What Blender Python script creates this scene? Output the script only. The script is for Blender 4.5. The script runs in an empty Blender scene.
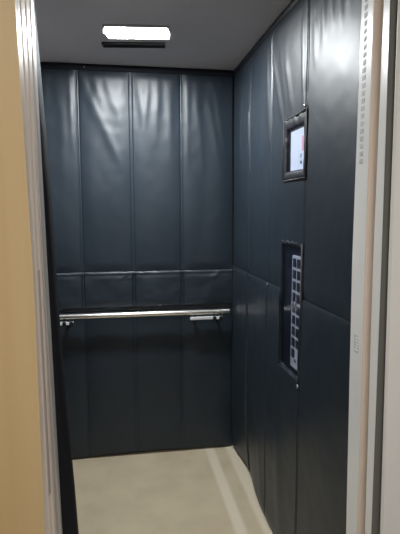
import bpy, bmesh, math, random
from mathutils import Vector, Matrix, noise
random.seed(4)
S = bpy.context.scene
COL = S.collection

# ------------------------------------------------------------------ materials
def mat(name, col, rough=.5, metal=0., spec=.5, bump=None, emit=None, var=None, coat=0.):
    m = bpy.data.materials.new(name); m.use_nodes = True
    nt = m.node_tree; n = nt.nodes; l = nt.links
    b = n['Principled BSDF']
    b.inputs['Base Color'].default_value = (*col, 1)
    b.inputs['Roughness'].default_value = rough
    b.inputs['Metallic'].default_value = metal
    b.inputs['Specular IOR Level'].default_value = spec
    b.inputs['Coat Weight'].default_value = coat
    b.inputs['Coat Roughness'].default_value = .15
    if emit:
        b.inputs['Emission Color'].default_value = (*emit[0], 1)
        b.inputs['Emission Strength'].default_value = emit[1]
    tc = n.new('ShaderNodeTexCoord')
    def noise_tex(scale, vec, det=4):
        mp = n.new('ShaderNodeMapping'); mp.inputs['Scale'].default_value = vec
        l.new(tc.outputs['Object'], mp.inputs['Vector'])
        t = n.new('ShaderNodeTexNoise'); t.inputs['Scale'].default_value = scale
        t.inputs['Detail'].default_value = det
        l.new(mp.outputs['Vector'], t.inputs['Vector']); return t
    if bump:
        scale, vec, strength, dist = bump
        t = noise_tex(scale, vec)
        bp = n.new('ShaderNodeBump'); bp.inputs['Strength'].default_value = strength
        bp.inputs['Distance'].default_value = dist
        l.new(t.outputs['Fac'], bp.inputs['Height']); l.new(bp.outputs['Normal'], b.inputs['Normal'])
    if var:
        scale, vec, c2, lo, hi = var
        t = noise_tex(scale, vec, 5)
        r = n.new('ShaderNodeValToRGB')
        r.color_ramp.elements[0].position = lo; r.color_ramp.elements[0].color = (*col, 1)
        r.color_ramp.elements[1].position = hi; r.color_ramp.elements[1].color = (*c2, 1)
        l.new(t.outputs['Fac'], r.inputs['Fac']); l.new(r.outputs['Color'], b.inputs['Base Color'])
    return m

VINYL = mat('black_vinyl', (.0128, .0208, .0300), .45, 0, .52, bump=(38, (1, 1, 1), .15, .003),
            var=(3, (1, 1, 1), (.0104, .0172, .0255), .35, .7))
PIPING = mat('black_piping', (.010, .012, .018), .6, 0, .3)
STRIP = mat('black_webbing', (.008, .009, .013), .7, 0, .25, bump=(300, (1, 1, 1), .4, .001))
STEEL = mat('brushed_steel', (.72, .70, .67), .26, 1., .5)
DSTEEL = mat('dark_steel', (.035, .04, .065), .3, .6, .5)
SNAP = mat('snap_metal', (.45, .45, .48), .3, 1.)
WHITE = mat('jamb_paint', (.80, .79, .76), .30, 0, .55, var=(2, (1, 1, .3), (.75, .74, .71), .4, .7))
FRAMEW = mat('landing_frame_paint', (.74, .72, .68), .45, 0, .5, var=(1.5, (1, 1, .2), (.70, .68, .64), .4, .7))
BEIGE = mat('beige_edge', (.76, .62, .51), .45, 0, .4)
DARKGREY = mat('dark_grey_strip', (.16, .155, .135), .55, 0, .4)
BLACK = mat('gap_black', (.012, .011, .012), .7)
GOLD = mat('gold_laminate', (.54, .355, .16), .42, .0, .4, var=(7, (1, .1, .02), (.63, .46, .245), .42, .66))
JAMBL = mat('jamb_steel', (.86, .73, .63), .36, .0, .6, bump=(60, (1, 1, .01), .12, .003), var=(40, (1, 1, .01), (.70, .59, .50), .4, .62))
EDGEST = mat('edge_steel', (.64, .60, .56), .34, .4, .6, bump=(60, (1, 1, .01), .1, .003))
GREYRUB = mat('grey_rubber', (.44, .37, .34), .6)
CEILM = mat('ceiling_paint', (.72, .69, .71), .6, 0, .3)
WALLM = mat('car_wall', (.10, .10, .11), .5)
LIGHT = mat('lit_diffuser', (.9, .9, .9), .4, emit=((.94, .98, 1.), 290.))
LFRAME = mat('lamp_frame', (.55, .55, .55), .4)
SLOT = mat('vent_dark', (.02, .018, .02), .6)
PLATE = mat('button_plate_silver', (.86, .86, .89), .4, .2)
BUTTON = mat('button_dark', (.03, .032, .05), .3, 0, .6)
SCREEN = mat('lit_screen', (.75, .77, .82), .3, emit=((.80, .86, .95), .42))
PINK = mat('lit_screen_red', (.75, .3, .38), .3, emit=((.95, .45, .55), .45))
INK = mat('ink', (.05, .05, .06), .6)
PRINT = mat('grey_print', (.47, .47, .48), .6)
LABELW = mat('label_grey', (.55, .55, .56), .5)
LANDF = mat('landing_tiles', (.11, .10, .09), .6)

def floor_material():
    m = mat('floor_vinyl', (.43, .36, .25), .5, 0, .35, bump=(120, (1, 1, 1), .1, .002))
    nt = m.node_tree; n = nt.nodes; l = nt.links; b = n['Principled BSDF']
    tc = n.new('ShaderNodeTexCoord')
    t = n.new('ShaderNodeTexNoise'); t.inputs['Scale'].default_value = 5; t.inputs['Detail'].default_value = 6
    l.new(tc.outputs['Object'], t.inputs['Vector'])
    r = n.new('ShaderNodeValToRGB')
    r.color_ramp.elements[0].position = .3; r.color_ramp.elements[0].color = (.385, .322, .222, 1)
    r.color_ramp.elements[1].position = .7; r.color_ramp.elements[1].color = (.46, .388, .27, 1)
    l.new(t.outputs['Fac'], r.inputs['Fac'])
    sx = n.new('ShaderNodeSeparateXYZ'); l.new(tc.outputs['Object'], sx.inputs[0])
    # two pale stripes running along the right edge of the floor
    def band(lo, hi):
        a = n.new('ShaderNodeMapRange'); a.inputs['From Min'].default_value = lo - .01; a.inputs['From Max'].default_value = lo + .01
        c = n.new('ShaderNodeMapRange'); c.inputs['From Min'].default_value = hi + .01; c.inputs['From Max'].default_value = hi - .01
        for q in (a, c): l.new(sx.outputs['X'], q.inputs['Value'])
        mu = n.new('ShaderNodeMath'); mu.operation = 'MULTIPLY'
        l.new(a.outputs[0], mu.inputs[0]); l.new(c.outputs[0], mu.inputs[1]); return mu
    b1 = band(.505, .56); b2 = band(.635, .75)
    ad = n.new('ShaderNodeMath'); ad.operation = 'ADD'; l.new(b1.outputs[0], ad.inputs[0]); l.new(b2.outputs[0], ad.inputs[1])
    mx = n.new('ShaderNodeMix'); mx.data_type = 'RGBA'
    l.new(ad.outputs[0], mx.inputs[0]); l.new(r.outputs['Color'], mx.inputs[6]); mx.inputs[7].default_value = (.54, .475, .36, 1)
    l.new(mx.outputs[2], b.inputs['Base Color'])
    return m
FLOORM = floor_material()

def clear_material():
    m = bpy.data.materials.new('clear_vinyl'); m.use_nodes = True
    nt = m.node_tree; n = nt.nodes; l = nt.links
    n.remove(n['Principled BSDF']); out = n['Material Output']
    tr = n.new('ShaderNodeBsdfTransparent'); tr.inputs[0].default_value = (.88, .90, .94, 1)
    gl = n.new('ShaderNodeBsdfGlossy'); gl.inputs['Roughness'].default_value = .12
    gl.inputs[0].default_value = (.9, .92, 1, 1)
    lw = n.new('ShaderNodeLayerWeight'); lw.inputs[0].default_value = .5
    pw = n.new('ShaderNodeMath'); pw.operation = 'POWER'; pw.inputs[1].default_value = 4
    l.new(lw.outputs['Facing'], pw.inputs[0])
    fr = n.new('ShaderNodeMath'); fr.operation = 'MULTIPLY_ADD'; fr.inputs[1].default_value = .5; fr.inputs[2].default_value = .03
    l.new(pw.outputs[0], fr.inputs[0])
    mx = n.new('ShaderNodeMixShader')
    l.new(fr.outputs[0], mx.inputs[0]); l.new(tr.outputs[0], mx.inputs[1]); l.new(gl.outputs[0], mx.inputs[2])
    l.new(mx.outputs[0], out.inputs['Surface'])
    return m
CLEAR = clear_material()

# ------------------------------------------------------------------ helpers
def link(name, bm, m, parent=None, smooth=False):
    me = bpy.data.meshes.new(name)
    bmesh.ops.recalc_face_normals(bm, faces=bm.faces)
    bm.to_mesh(me); bm.free()
    if smooth:
        for p in me.polygons: p.use_smooth = True
    me.materials.append(m)
    o = bpy.data.objects.new(name, me); COL.objects.link(o)
    if parent:
        o.parent = parent
        o.matrix_parent_inverse = Matrix.Translation(-parent.location)
    return o
def thing(name, label, cat, loc, group=None):
    o = bpy.data.objects.new(name, None); COL.objects.link(o)
    o.empty_display_size = .05; o.location = loc
    return tag(o, label, cat, group)
def tag(o, label, cat, group=None):
    o['label'] = label; o['category'] = cat
    if group: o['group'] = group
    return o
def struct(o):
    o['kind'] = 'structure'; return o
def box_into(bm, lo, hi, bev=0):
    r = bmesh.ops.create_cube(bm, size=1)
    c = [(a + b) / 2 for a, b in zip(lo, hi)]; s = [b - a for a, b in zip(lo, hi)]
    for v in r['verts']:
        v.co = Vector([v.co[i] * s[i] + c[i] for i in range(3)])
    if bev:
        es = list({e for v in r['verts'] for e in v.link_edges})
        bmesh.ops.bevel(bm, geom=es, offset=bev, segments=2, affect='EDGES', profile=.5)
def box(name, lo, hi, m, parent=None, bev=0):
    bm = bmesh.new(); box_into(bm, lo, hi, bev); return link(name, bm, m, parent)
def cyl_into(bm, p0, p1, r, seg=20, r2=None):
    p0, p1 = Vector(p0), Vector(p1); d = p1 - p0
    q = bmesh.ops.create_cone(bm, cap_ends=True, segments=seg, radius1=r, radius2=r if r2 is None else r2, depth=d.length)
    M = Matrix.Translation((p0 + p1) / 2) @ d.to_track_quat('Z', 'Y').to_matrix().to_4x4()
    bmesh.ops.transform(bm, matrix=M, verts=q['verts'])
def dome_into(bm, p, n, r, h):
    q = bmesh.ops.create_uvsphere(bm, u_segments=14, v_segments=8, radius=1)
    M = Matrix.Translation(p) @ Vector(n).to_track_quat('Z', 'Y').to_matrix().to_4x4() @ Matrix.Diagonal((r, r, h, 1))
    bmesh.ops.transform(bm, matrix=M, verts=q['verts'])
def loft(name, levels, m, parent=None, smooth=False):
    """levels: list of (z, [(x,y)...]) from bottom to top, capped."""
    bm = bmesh.new(); rows = []
    for z, poly in levels:
        rows.append([bm.verts.new((x, y, z)) for x, y in poly])
    k = len(rows[0])
    for a, b in zip(rows, rows[1:]):
        for i in range(k):
            bm.faces.new((a[i], a[(i + 1) % k], b[(i + 1) % k], b[i]))
    bm.faces.new(rows[0]); bm.faces.new(rows[-1])
    return link(name, bm, m, parent, smooth)
def lerp_table(tab, z):
    if z <= tab[0][0]: a, b = tab[0], tab[1]
    elif z >= tab[-1][0]: a, b = tab[-2], tab[-1]
    else:
        for a, b in zip(tab, tab[1:]):
            if a[0] <= z <= b[0]: break
    return a[1] + (b[1] - a[1]) * (z - a[0]) / (b[0] - a[0])

# ------------------------------------------------------------------ dimensions (metres; y runs into the car)
H = 2.30; YB = 2.871; XR = .679          # ceiling, face of back cover, face of right cover
WX0, WX1, WY1 = -.53, .712, 2.905        # car walls behind the covers
FR = 1.30                                # front of the car interior

# ------------------------------------------------------------------ setting
struct(box('floor', (WX0, 1.06, -.04), (WX1 + .04, WY1, 0), FLOORM))
struct(box('landing_floor', (-1.2, -1.6, -.05), (1.25, 1.055, -.005), LANDF))
struct(box('wall_landing_left', (-1.25, -1.6, -.05), (-1.2, 1.12, 2.9), FRAMEW))
struct(box('wall_landing_right', (1.25, -1.6, -.05), (1.3, 1.085, 2.9), FRAMEW))
struct(box('landing_ceiling', (-1.25, -1.6, 2.9), (1.3, 1.12, 2.94), FRAMEW))
struct(box('ceiling', (WX0, FR - .02, H), (WX1, WY1, H + .04), CEILM))
struct(box('wall_back', (WX0 - .03, WY1, -.04), (WX1 + .04, WY1 + .03, H + .04), WALLM))
struct(box('wall_right', (WX1, FR, 0), (WX1 + .04, WY1, H + .04), WALLM))
struct(box('wall_left', (WX0 - .03, FR - .02, -.04), (WX0, WY1, H + .04), WALLM))
struct(box('wall_front', (WX0, 1.255, 0), (-.205, 1.303, H), WALLM))
struct(box('trim_lintel', (-1.2, 1.10, 2.32), (1.3, 1.30, 2.62), FRAMEW))

ZL = [0, .35, .65, 1., 1.36, 1.7, 2., 2.32]
gx = [(.73, -.190), (1.366, -.191), (1.934, -.204)]
ae = [(.66, -.177), (1.354, -.187), (1.974, -.191)]
bs = [(.65, -.171), (1.352, -.185), (1.98, -.191)]
be = [(.604, -.171), (1.344, -.183), (2.006, -.192)]
bk = [(.558, -.136), (.878, -.151), (1.225, -.168), (1.377, -.172), (1.525, -.175), (1.707, -.184), (1.981, -.198)]
T = lerp_table
struct(loft('wall_landing', [(z, [(T(gx, z), 1.12), (T(gx, z) - .004, 1.15), (-1.2, 1.15), (-1.2, 1.12)]) for z in ZL], GOLD))
# left jamb: ribbed steel reveal from the landing wall to the car, then a thin steel edge
def reveal(z):
    a = Vector((T(gx, z) - .0005, 1.1215)); b = Vector((T(ae, z), 1.22)); n = Vector((-(b - a).y, (b - a).x)).normalized()
    if n.x < 0: n = -n
    pts = []
    for t, d in ((0, 0), (.30, 0), (.36, -.0035), (.42, 0), (.66, 0), (.72, -.004), (.78, 0), (1, 0)):
        p = a + (b - a) * t + n * d; pts.append((p.x, p.y))
    return pts + [(b.x - .03, b.y), (b.x - .03, 1.155), (a.x - .006, 1.155)]
struct(loft('trim_1', [(z, reveal(z)) for z in ZL], JAMBL))
struct(loft('trim_2', [(z, [(T(ae, z) - .012, 1.221), (T(ae, z) - .009, 1.234), (T(ae, z) - .04, 1.234), (T(ae, z) - .04, 1.221)]) for z in ZL], BLACK))
struct(loft('trim_3', [(z, [(T(bs, z), 1.235), (T(bs, z) + .0015, 1.242), (T(be, z) - .001, 1.292), (T(be, z) - .003, 1.30), (T(be, z) - .018, 1.30), (T(bs, z) - .02, 1.253), (T(bs, z) - .03, 1.235)]) for z in ZL], EDGEST))
# right jamb, stepping towards the landing
wf = [(.527, .655), (1.337, .644), (2.048, .646)]
wn = [(.584, .647), (1.347, .640), (2.015, .637)]
pe = [(.581, .672), (1.346, .663), (2.017, .664)]
w2 = [(.61, .667), (1.351, .663), (2., .659)]
fx = [(.646, .663), (1.357, .654), (1.98, .649)]
struct(loft('trim_4', [(z, [(T(wn, z), 1.192), (T(wf, z), 1.27), (T(wf, z) + .05, 1.295), (T(wf, z) + .10, 1.295), (T(wf, z) + .10, 1.192)]) for z in ZL], WHITE))
struct(loft('trim_5', [(z, [(T(wn, z) + .001, 1.192), (T(wn, z) + .001, 1.189), (T(pe, z) + .03, 1.189), (T(pe, z) + .04, 1.192)]) for z in ZL], BEIGE))
wa = [(.59, .652), (1.35, .6435), (2.01, .6445)]
wb = [(.62, .6495), (1.355, .6457), (1.99, .640)]
struct(loft('trim_6', [(z, [(T(wa, z), 1.155), (T(wb, z), 1.12), (T(wb, z) + .08, 1.116), (T(wa, z) + .08, 1.159)]) for z in ZL], WHITE))
struct(loft('trim_7', [(z, [(T(wb, z) + .0005, 1.1195), (T(wb, z) + .0025, 1.1155), (T(wb, z) + .09, 1.111), (T(wb, z) + .09, 1.1155)]) for z in ZL], DARKGREY))  # plain dark grey strip set back beside the landing frame
struct(loft('trim_8', [(z, [(T(fx, z) - .0005, 1.097), (T(fx, z), 1.1005), (1.3, 1.1005), (1.3, 1.085), (T(fx, z) + .004, 1.092)]) for z in ZL], FRAMEW))

# ------------------------------------------------------------------ padded covers
def coords(a, b, step, fine=(), must=()):
    s = {round(a, 5), round(b, 5)}
    n = max(2, int((b - a) / step))
    for i in range(n + 1): s.add(round(a + (b - a) * i / n, 5))
    for f in fine:
        for k in range(-10, 11):
            v = f + k * .0022
            if a < v < b: s.add(round(v, 5))
    must = [round(v, 5) for v in must if a <= v <= b]
    out = sorted(s); res = []
    for v in out:
        if any(abs(v - q) < .0012 for q in must + [round(a, 5), round(b, 5)]) and v not in must + [round(a, 5), round(b, 5)]: continue
        if res and v - res[-1] < .0009 and v not in must: continue
        res.append(v)
    return sorted(set(res) | set(must))

def quilt(u, v, seams, u0, u1, v0, v1, A, groove=.0032):
    """puffed quilting with a double stitched groove at each vertical seam"""
    ed = [u0] + [s for s in seams if u0 + .02 < s < u1 - .02] + [u1]
    d = 0
    for a, b in zip(ed, ed[1:]):
        if a <= u <= b:
            t = (u - a) / (b - a); d = A * (1 - abs(2 * t - 1) ** 3.2); break
    for s in seams:
        if abs(u - s) < .03:
            d -= groove * (math.exp(-((u - s - .006) / .0035) ** 2) + math.exp(-((u - s + .006) / .0035) ** 2))
    e = min(v - v0, v1 - v)
    d *= min(1, .25 + e / .05) if e < .05 else 1
    return d
def fold(u, v, p, q, w, amp, one_sided=0):
    """a soft crease running from p to q (in the panel's own metres)"""
    a, b = Vector(p), Vector(q); ab = b - a; L = ab.length
    r = Vector((u, v)) - a; t = r.dot(ab) / L / L
    if t < -.15 or t > 1.15: return 0
    s = (r.x * ab.y - r.y * ab.x) / L
    if abs(s) > 4 * w: return 0
    env = max(0, math.sin(math.pi * min(1, max(0, (t + .15) / 1.3)))) ** .8
    g = math.exp(-(s / w) ** 2)
    if one_sided: g *= .5 + .5 * math.tanh(one_sided * s / w * 1.6)
    return amp * env * g

def panel(name, us, vs, disp, place, thick, m, parent, hole=None):
    bm = bmesh.new(); g = {}; bk_ = {}
    for i, u in enumerate(us):
        for j, v in enumerate(vs):
            g[i, j] = bm.verts.new(place(u, v, disp(u, v)))
    def dead(i, j):
        if not hole: return False
        uc, vc = (us[i] + us[i + 1]) / 2, (vs[j] + vs[j + 1]) / 2
        return any(h[0] < uc < h[1] and h[2] < vc < h[3] for h in hole)
    for i in range(len(us) - 1):
        for j in range(len(vs) - 1):
            if not dead(i, j): bm.faces.new((g[i, j], g[i + 1, j], g[i + 1, j + 1], g[i, j + 1]))
    inv = {v: k for k, v in g.items()}
    for e in [e for e in bm.edges if e.is_boundary]:
        pr = []
        for v in e.verts:
            k = inv[v]
            if k not in bk_: bk_[k] = bm.verts.new(place(us[k[0]], vs[k[1]], -thick))
            pr.append(bk_[k])
        bm.faces.new((e.verts[0], e.verts[1], pr[1], pr[0]))
    for v in [v for v in bm.verts if not v.link_faces]: bm.verts.remove(v)
    o = link(name, bm, m, parent, True)
    o.data.set_sharp_from_angle(angle=math.radians(50))
    return o
def nz(u, v, s, k=0): return noise.noise(Vector((u * s, v * s, k * 7.3)))

# ---- back wall
back = thing('padded_wall_cover', 'dark quilted vinyl cover on the back wall, behind the steel handrail', 'wall cover', (0.07, YB, 0))
BS = [-.505, -.213, .08, .369]
bplace = lambda u, v, d: (u, YB - d, v)
U0, U1 = -.525, .672
bfolds = [((-.175, 2.22), (.05, 1.72), .035, .013, 1), ((-.13, 2.24), (-.06, 2.02), .022, .005, 0),
          ((-.05, 2.25), (.03, 2.0), .03, .006, 1), ((.12, 2.24), (.15, 1.95), .016, .006, 0),
          ((.18, 2.25), (.16, 1.98), .016, .005, 0), ((.24, 2.25), (.22, 1.9), .02, .006, 0),
          ((.31, 2.24), (.30, 1.85), .02, .005, 0), ((.46, 2.2), (.50, 1.75), .022, .006, 1),
          ((.57, 2.2), (.63, 1.85), .018, .007, 1), ((.53, 2.1), (.60, 1.75), .02, .004, 0),
          ((-.25, 2.2), (-.245, 1.85), .014, .007, 0), ((.40, 2.24), (.40, 1.75), .012, .006, 0),
          ((-.02, 1.7), (-.15, 1.45), .04, .004, 1), ((.2, 1.7), (.3, 1.4), .05, .004, 1), ((-.29, 2.15), (-.30, 1.7), .03, .004, 0)]
def bd_up(u, v):
    d = quilt(u, v, BS, U0, U1, 1.14, 2.270, .011)
    for f in bfolds: d += .75 * fold(u, v, *f)
    top = max(0, (v - 1.85) / .41)
    d += .0007 * top * math.sin(u * 95 + 3 * nz(u, v, 4)) + .0035 * nz(u, v * .35, 9, 1) + .0012 * nz(u, v, 22, 2)
    return d
panel('upper_panel', coords(U0, U1, .012, BS), coords(1.14, 2.270, .014), bd_up, bplace, .03, VINYL, back)
def bd_band(u, v):
    d = .012 + quilt(u, v, BS, U0, U1, .928, 1.137, .010, .006)
    if v > 1.12: d += .004 * math.sin((v - 1.12) / .017 * math.pi) + .002 * nz(u, v, 30, 3)
    d += .005 * nz(u, v, 8, 4) + .002 * nz(u, v, 25, 5)
    for s in (.05, .1, .14, -.35, .6): d += fold(u, v, (s, 1.135), (s - .05, 1.09), .01, .004)
    return d
panel('rail_band', coords(U0, U1, .012, BS), coords(.928, 1.137, .006), bd_band, bplace, .03, VINYL, back)
def bd_low(u, v):
    d = quilt(u, v, BS, U0, U1, .0, .90, .007, .002)
    d += .005 * nz(u, v, 5, 6) + .0015 * nz(u, v, 18, 7) + .010 * max(0, 1 - v / .3)
    d += fold(u, v, (.22, .10), (.35, .22), .03, .007, 1) + fold(u, v, (-.1, .2), (.1, .35), .05, .004, 1)
    return d
def blow(u, v, d):
    hem = .012 + .010 * math.sin((u + .35) * 3.1) ** 2
    return (u, YB - d, hem + v * (1 - hem / .90) if v < .9 else v)
panel('lower_skirt', coords(U0, U1, .012, BS), coords(0, .90, .014), bd_low, blow, .03, VINYL, back)
hs = panel('hanging_strip', coords(U0, U1, .02), coords(2.266, 2.297, .005),
           lambda u, v: .010 + .003 * math.sin(math.pi * (v - 2.266) / .031) + .002 * nz(u, v, 12, 8), bplace, .03, STRIP, back)
for x in (-.17,):
    bm = bmesh.new(); dome_into(bm, (x, YB - .0125, 2.281), (0, -1, 0), .004, .002)
    link('snap_button', bm, SNAP, back, True)

# ---- right wall (u runs along y, v is height)
right = thing('padded_wall_cover', 'dark quilted vinyl cover on the right wall with two clear windows', 'wall cover', (XR, 2.1, 0))
RS = [2.495, 2.12, 1.705]
IND = (1.717, 1.917, 1.632, 1.822)      # opening over the floor indicator
COP = (1.724, 1.950, .835, 1.366)       # opening over the button panel
V0, V1 = 1.305, 2.858
rplace = lambda u, v, d: (XR - d, u, v)
rfolds = [((2.49, 2.18), (2.50, 1.75), .012, .008, 0), ((2.13, 2.18), (1.965, 1.84), .018, .008, 1),
          ((2.19, 2.18), (2.14, 1.8), .02, .008, 0), ((1.75, 2.17), (1.73, 1.85), .015, .007, 0),
          ((1.95, 2.12), (1.85, 1.86), .02, .004, 0), ((2.02, 2.15), (1.93, 1.9), .025, .004, 1),
          ((2.3, 2.1), (2.28, 1.6), .04, .004, 0), ((2.42, 2.15), (2.40, 1.8), .02, .003, 0),
          ((1.46, 2.24), (1.45, 2.06), .016, .006, 0), ((1.52, 2.24), (1.51, 2.08), .016, .006, 0), ((1.58, 2.24), (1.57, 2.05), .016, .006, 0),
          ((1.65, 2.2), (1.64, 2.0), .016, .004, 0), ((1.40, 2.24), (1.40, 2.08), .014, .005, 0), ((2.66, 2.15), (2.68, 1.7), .03, .005, 0)]
def rd_up(u, v):
    d = quilt(u, v, RS, V0, V1, 1.166, 2.272, .008, .0035)
    for f in rfolds: d += fold(u, v, *f)
    d += .003 * nz(u, v * .4, 7, 11) + .001 * nz(u, v, 20, 12)
    return d
holes = [IND, COP]
us = coords(V0, V1, .013, RS, (IND[0], IND[1], COP[0], COP[1]))
panel('upper_panel', us, coords(1.166, 2.272, .014, (), (IND[2], IND[3], COP[3])), rd_up, rplace, .032, VINYL, right, holes)
def rd_low(u, v):
    d = .006 + quilt(u, v, RS, V0, V1, 0, 1.162, .009, .0035)
    if v > 1.145: d += .004 * math.sin((v - 1.145) / .017 * math.pi)
    d += .004 * nz(u, v, 4, 13) + .0012 * nz(u, v, 18, 14)
    d += fold(u, v, (2.78, 1.05), (2.75, .8), .03, .006) + fold(u, v, (2.66, 1.1), (2.64, .9), .025, .005)
    d += fold(u, v, (2.3, .5), (2.2, .05), .05, .008, 1) + fold(u, v, (1.95, .55), (1.9, .05), .05, .006)
    tuck = math.exp(-((u - 2.56) / .20) ** 2) * max(0, 1 - v / .30)
    return d - .028 * tuck
def rlow(u, v, d):
    hem = .012 + .018 * math.exp(-((u - 2.6) / .25) ** 2)
    return (XR - d, u, hem + v * (1 - hem / 1.162))
panel('lower_panel', us, coords(0, 1.162, .014, (), (COP[2],)), rd_low, rlow, .031, VINYL, right, holes)
panel('hanging_strip', coords(V0, V1, .02), coords(2.270, 2.297, .005),
      lambda u, v: .004 + .004 * math.sin(math.pi * (v - 2.270) / .027) + .002 * nz(u, v, 12, 15), rplace, .03, VINYL, right)
def frame_mesh(o, i, x, t, lumps=.0015, k=0):
    """padded border between outer rect o and inner rect i on the wall face, domed towards the car"""
    bm = bmesh.new(); N = 28
    def ring(r, d):
        out = []
        cs = [(r[0], r[2]), (r[1], r[2]), (r[1], r[3]), (r[0], r[3])]
        for (a, b) in zip(cs, cs[1:] + cs[:1]):
            for s in range(N):
                f = s / N; u = a[0] + (b[0] - a[0]) * f; v = a[1] + (b[1] - a[1]) * f
                w = lumps * nz(u, v, 30, k)
                out.append(bm.verts.new((x - d + w, u + w, v - 2 * w)))
        return out
    mix = lambda f: tuple(a + (b - a) * f for a, b in zip(o, i))
    rs = [ring(o, -.005), ring(o, t * .5), ring(mix(.12), t * .85), ring(mix(.4), t), ring(mix(.75), t * .9), ring(mix(.95), t * .5), ring(i, -.005)]
    for a, b in zip(rs, rs[1:]):
        n = len(a)
        for s in range(n): bm.faces.new((a[s], a[(s + 1) % n], b[(s + 1) % n], b[s]))
    return bm
fo = (1.694, 1.938, 1.612, 1.852); fi = (1.722, 1.897, 1.645, 1.805)
fr = link('window_frame', frame_mesh(fo, fi, XR - .004, .010, .003, 3), PIPING, right, True)
bm = bmesh.new()
for (a, b) in (((1.694, 1.612), (1.694, 1.852)), ((1.938, 1.612), (1.938, 1.852)), ((1.694, 1.852), (1.938, 1.852)), ((1.694, 1.612), (1.938, 1.612))):
    cyl_into(bm, (XR - .010, *a), (XR - .010, *b), .0045, 10)
link('piping', bm, BLACK, fr, True)
box('clear_window', (XR - .007, 1.720, 1.643), (XR - .0055, 1.901, 1.805), CLEAR, right)
co = (1.714, 1.960, .822, 1.372); ci = (1.728, 1.942, .846, 1.354)
f2 = link('window_frame', frame_mesh(co, ci, XR - .002, .008, .003, 5), PIPING, right, True)
f2['label'] = 'narrow black border round the tall button window'
bm = bmesh.new()
cyl_into(bm, (XR - .009, 1.713, .81), (XR - .009, 1.713, 1.372), .005, 10)
link('piping', bm, BLACK, f2, True)
box('clear_window', (XR - .0065, 1.726, .844), (XR - .005, 1.944, 1.356), CLEAR, right)
for y, z in ((1.702, 1.866), (2.12, 1.158), (1.716, .822)):
    bm = bmesh.new(); dome_into(bm, (XR - .016, y, z), (-1, 0, 0), .007, .005)
    link('snap_button', bm, SNAP, right, True)

# ---- front return on the left of the doorway
ret = []
for z in [.01, .1, .25, .4, .55, .7, .878, 1.05, 1.225, 1.377, 1.525, 1.707, 1.85, 1.981, 2.12, 2.27]:
    xb = T(bk, z); xs = T(be, z); w = .002 * nz(z, 0, 9, 21)
    ret.append((z, [(xs - .004, 1.304), (xs + (xb - xs) * .55, 1.322 + w), (xb - .004 + w, 1.345), (xb + w, 1.360), (xb - .008, 1.378 + w), (xb - .03, 1.388),
                    (-.36, 1.394 + 3 * w), (-.515, 1.388), (-.515, 1.306)]))
lc = thing('padded_wall_cover', 'black vinyl cover edge behind the left door jamb, flaring out towards the floor', 'wall cover', (-.35, 1.35, 0))
loft('return_panel', ret, STRIP, lc, True).data.set_sharp_from_angle(angle=math.radians(60))
box('hanging_strip', (-.515, 1.306, 2.262), (-.215, 1.385, 2.292), STRIP, lc, .004)

# ------------------------------------------------------------------ handrail
rail = thing('handrail', 'round steel handrail across the back wall cover', 'handrail', (.1, 2.80, .893))
bm = bmesh.new(); cyl_into(bm, (-.46, 2.80, .894), (.640, 2.80, .892), .0155, 28)
link('rail_tube', bm, STEEL, rail, True).data.set_sharp_from_angle(angle=math.radians(50))
for x in (-.46, .640):
    bm = bmesh.new(); dome_into(bm, (x, 2.80, .893), (1, 0, 0), .0155, .008); link('end_cap', bm, STEEL, rail, True)
for x0, x1 in ((-.45, -.268), (.404, .60)):
    bm = bmesh.new()
    box_into(bm, (x0, 2.784, .848), (x1, 2.812, .866), .003)
    br = link('bracket', bm, LABELW, rail)
    for x in (x0 + .03, x1 - .03):
        bm = bmesh.new(); cyl_into(bm, (x, 2.80, .856), (x, 2.80, .884), .008, 14); link('post', bm, DSTEEL, br, True)
        bm = bmesh.new(); cyl_into(bm, (x, 2.81, .853), (x, WY1 + .001, .853), .009, 14); link('wall_arm', bm, DSTEEL, br, True)
    bm = bmesh.new()
    for x in (x1 - .012, x1 - .05):
        box_into(bm, (x - .012, 2.783, .839), (x + .012, 2.815, .866), .004)
    link('strap', bm, STRIP, br)

# ------------------------------------------------------------------ ceiling fixtures
lamp = thing('ceiling_light', 'bright rectangular white lamp set in the dark ceiling', 'ceiling light', (.1, 2.33, H))
vent = thing('ceiling_vent', 'narrow dark slot in the ceiling just behind the lamp', 'vent', (.09, 2.53, H))
lamp.location = (.098, 2.320, H); vent.location = (.093, 2.500, H)
LA = -.125
def prism_plan(poly0, z0, poly1, z1, bm):
    a = [bm.verts.new((x, y, z0)) for x, y in poly0]; b = [bm.verts.new((x, y, z1)) for x, y in poly1]
    k = len(a)
    for q in range(k): bm.faces.new((a[q], a[(q + 1) % k], b[(q + 1) % k], b[q]))
    bm.faces.new(a); bm.faces.new(b)
def hexa(hx, hy, tip): return [(-hx - tip, -hy * .2), (-hx, -hy), (hx + tip * .4, -hy * .9), (hx + tip, 0), (hx + tip * .6, hy), (-hx, hy)]
def at_parent(o, p):
    o.parent = p; o.matrix_parent_inverse = Matrix.Identity(4); return o
bm = bmesh.new(); prism_plan(hexa(.140, .076, .016), -.0103, hexa(.142, .078, .016), 0, bm)
at_parent(link('lamp_frame', bm, LFRAME), lamp)
bm = bmesh.new(); prism_plan(hexa(.131, .068, .014), -.011, hexa(.134, .071, .015), -.004, bm)
at_parent(link('diffuser', bm, LIGHT), lamp)
bm = bmesh.new()
for lo, hi in (((-.155, -.028, -.010), (.150, -.020, 0)), ((-.155, .020, -.010), (.150, .028, 0)), ((-.155, -.02, -.010), (-.147, .02, 0)), ((.142, -.02, -.010), (.150, .02, 0)), ((-.15, -.02, -.002), (.145, .02, 0))):
    box_into(bm, lo, hi)
at_parent(link('vent_frame', bm, SLOT), vent)
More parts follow.
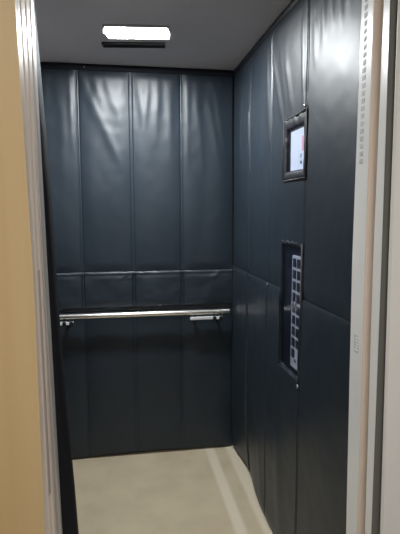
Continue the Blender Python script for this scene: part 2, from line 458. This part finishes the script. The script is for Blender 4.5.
for k in range(3):
    bm = bmesh.new(); box_into(bm, (-.147, -.013 + k * .011, -.008), (.142, -.009 + k * .011, -.002)); at_parent(link('slat', bm, BLACK), vent)
lamp.rotation_euler = (0, 0, LA); vent.rotation_euler = (0, 0, LA)

# ------------------------------------------------------------------ floor indicator behind the upper window
ind = thing('floor_indicator', 'lit white floor display behind the small window on the right wall', 'display', (.70, 1.84, 1.62))
box('housing', (.682, 1.720, 1.636), (.7115, 1.914, 1.818), DSTEEL, ind, .003)
scr = box('screen', (.678, 1.724, 1.648), (.6825, 1.882, 1.800), SCREEN, ind, .001)
bm = bmesh.new()
box_into(bm, (.6772, 1.728, 1.715), (.6785, 1.762, 1.768), .0)
pk = link('red_display', bm, PINK, scr); pk['label'] = 'pink red glowing patch at the right of the screen'
bm = bmesh.new()
for y0, y1, z0, z1 in ((1.770, 1.776, 1.668, 1.678), (1.760, 1.766, 1.668, 1.678), (1.760, 1.776, 1.678, 1.680), (1.765, 1.771, 1.684, 1.687),
                       (1.760, 1.776, 1.692, 1.694), (1.773, 1.776, 1.692, 1.703), (1.760, 1.763, 1.692, 1.703), (1.760, 1.776, 1.702, 1.704)):
    box_into(bm, (.6772, y0, z0), (.6785, y1, z1))
link('marking', bm, INK, scr)

# ------------------------------------------------------------------ car operating panel behind the tall window
cp = thing('control_panel', 'tall lift button panel with two columns of buttons behind the lower clear window', 'control panel', (.705, 1.855, .82))
box('faceplate', (.684, 1.727, .838), (.7115, 1.947, 1.362), DSTEEL, cp, .002)
bp = box('button_plate', (.679, 1.742, .866), (.685, 1.842, 1.318), PLATE, cp, .001)
rows = 9
for r in range(rows):
    z = 1.290 - r * .0455
    for c in range(2):
        if r == rows - 1 and c == 0: continue
        y = 1.7685 + c * .044
        b = box('button', (.6755, y - .0155, z - .0175), (.6795, y + .0155, z + .0175), BUTTON, bp, .003)
bm = bmesh.new()
for k in range(5):
    dome_into(bm, (.678, 1.775 + .011 * k + .003 * (k % 2), 1.113 + .011 * ((k * 2) % 3)), (-1, 0, 0), .0042, .004)
for a, b in (((1.772, 1.105), (1.825, 1.135)), ((1.78, 1.135), (1.82, 1.102))):
    cyl_into(bm, (.678, *a), (.678, *b), .003, 8)
link('emblem', bm, SNAP, bp, True)
bm = bmesh.new(); cyl_into(bm, (.676, 1.785, .9), (.6795, 1.785, .9), .008, 18); link('key_switch', bm, STEEL, bp, True)

# ------------------------------------------------------------------ marks on the jambs
ps = thing('marker_strip', 'row of small grey squares down the upper white right jamb', 'strip', (.638, 1.235, 1.62))
def jx(y, z):
    a, b = T(wn, z), T(wf, z); return a + (b - a) * (y - 1.192) / (1.27 - 1.192)
zs = [2.075 - k * .0195 for k in range(24)]
for z in zs:
    bm = bmesh.new()
    x = jx(1.233, z)
    box_into(bm, (x - .0012, 1.2265, z - .0055), (x + .003, 1.2435, z + .0055))
    link('square', bm, PRINT, ps)
st = thing('sticker', 'small grey printed sticker on the white right jamb, well below the squares', 'sticker', (.642, 1.225, 1.10))
x = jx(1.226, 1.13)
box('backing', (x - .0008, 1.213, 1.103), (x + .003, 1.240, 1.152), LABELW, st)
bm = bmesh.new()
for k in range(5):
    box_into(bm, (x - .0014, 1.217 + .002 * (k % 2), 1.108 + k * .0085), (x + .002, 1.236 - .003 * (k % 3), 1.1125 + k * .0085))
link('print', bm, WHITE, st)
es = []
for z in (.80, 1.0, 1.2, 1.36):
    a = Vector((T(gx, z), 1.1215)); b = Vector((T(ae, z), 1.22))
    p = a + (b - a) * .47; q = a + (b - a) * .64
    es.append((z, [(p.x + .0015, p.y), (q.x + .0015, q.y), (q.x - .003, q.y), (p.x - .003, p.y)]))
tag(loft('edge_strip', es, GREYRUB), 'short grey strip on the left steel jamb, ending above the floor', 'strip')

# ------------------------------------------------------------------ light
S.world = bpy.data.worlds.new('World'); S.world.use_nodes = True
S.world.node_tree.nodes['Background'].inputs[0].default_value = (1., .97, .93, 1)
S.world.node_tree.nodes['Background'].inputs[1].default_value = .04
def area(name, loc, rot, sx, sy, power, col):
    L = bpy.data.lights.new(name, 'AREA'); L.shape = 'RECTANGLE'; L.size = sx; L.size_y = sy; L.energy = power; L.color = col
    o = bpy.data.objects.new(name, L); COL.objects.link(o); o.location = loc; o.rotation_euler = rot
    return o
area('landing_ceiling_lamp', (.0, -.7, 2.6), (0, 0, 0), 1.2, .5, 45, (1., .98, .95))

# ------------------------------------------------------------------ camera
f, pit, yaw, rol = 486.196, .118449, .164381, -.00233
fw = Vector((math.sin(yaw) * math.cos(pit), math.cos(yaw) * math.cos(pit), -math.sin(pit)))
r = Vector((math.cos(yaw), -math.sin(yaw), 0)); u = r.cross(fw)
r2 = r * math.cos(rol) + u * math.sin(rol); u2 = -r * math.sin(rol) + u * math.cos(rol)
M = Matrix((r2, u2, -fw)).transposed().to_4x4(); M.translation = (0, 0, 1.5)
cd = bpy.data.cameras.new('camera'); cam = bpy.data.objects.new('camera', cd); COL.objects.link(cam)
cam.matrix_world = M
cd.sensor_fit = 'VERTICAL'; cd.sensor_height = 24; cd.lens = 24 * f / 534; cd.clip_start = .02
S.camera = cam
vs_ = S.view_settings
vs_.view_transform = 'Standard'; vs_.look = 'None'; vs_.gamma = 1; vs_.use_curve_mapping = False
vs_.exposure = 0.0
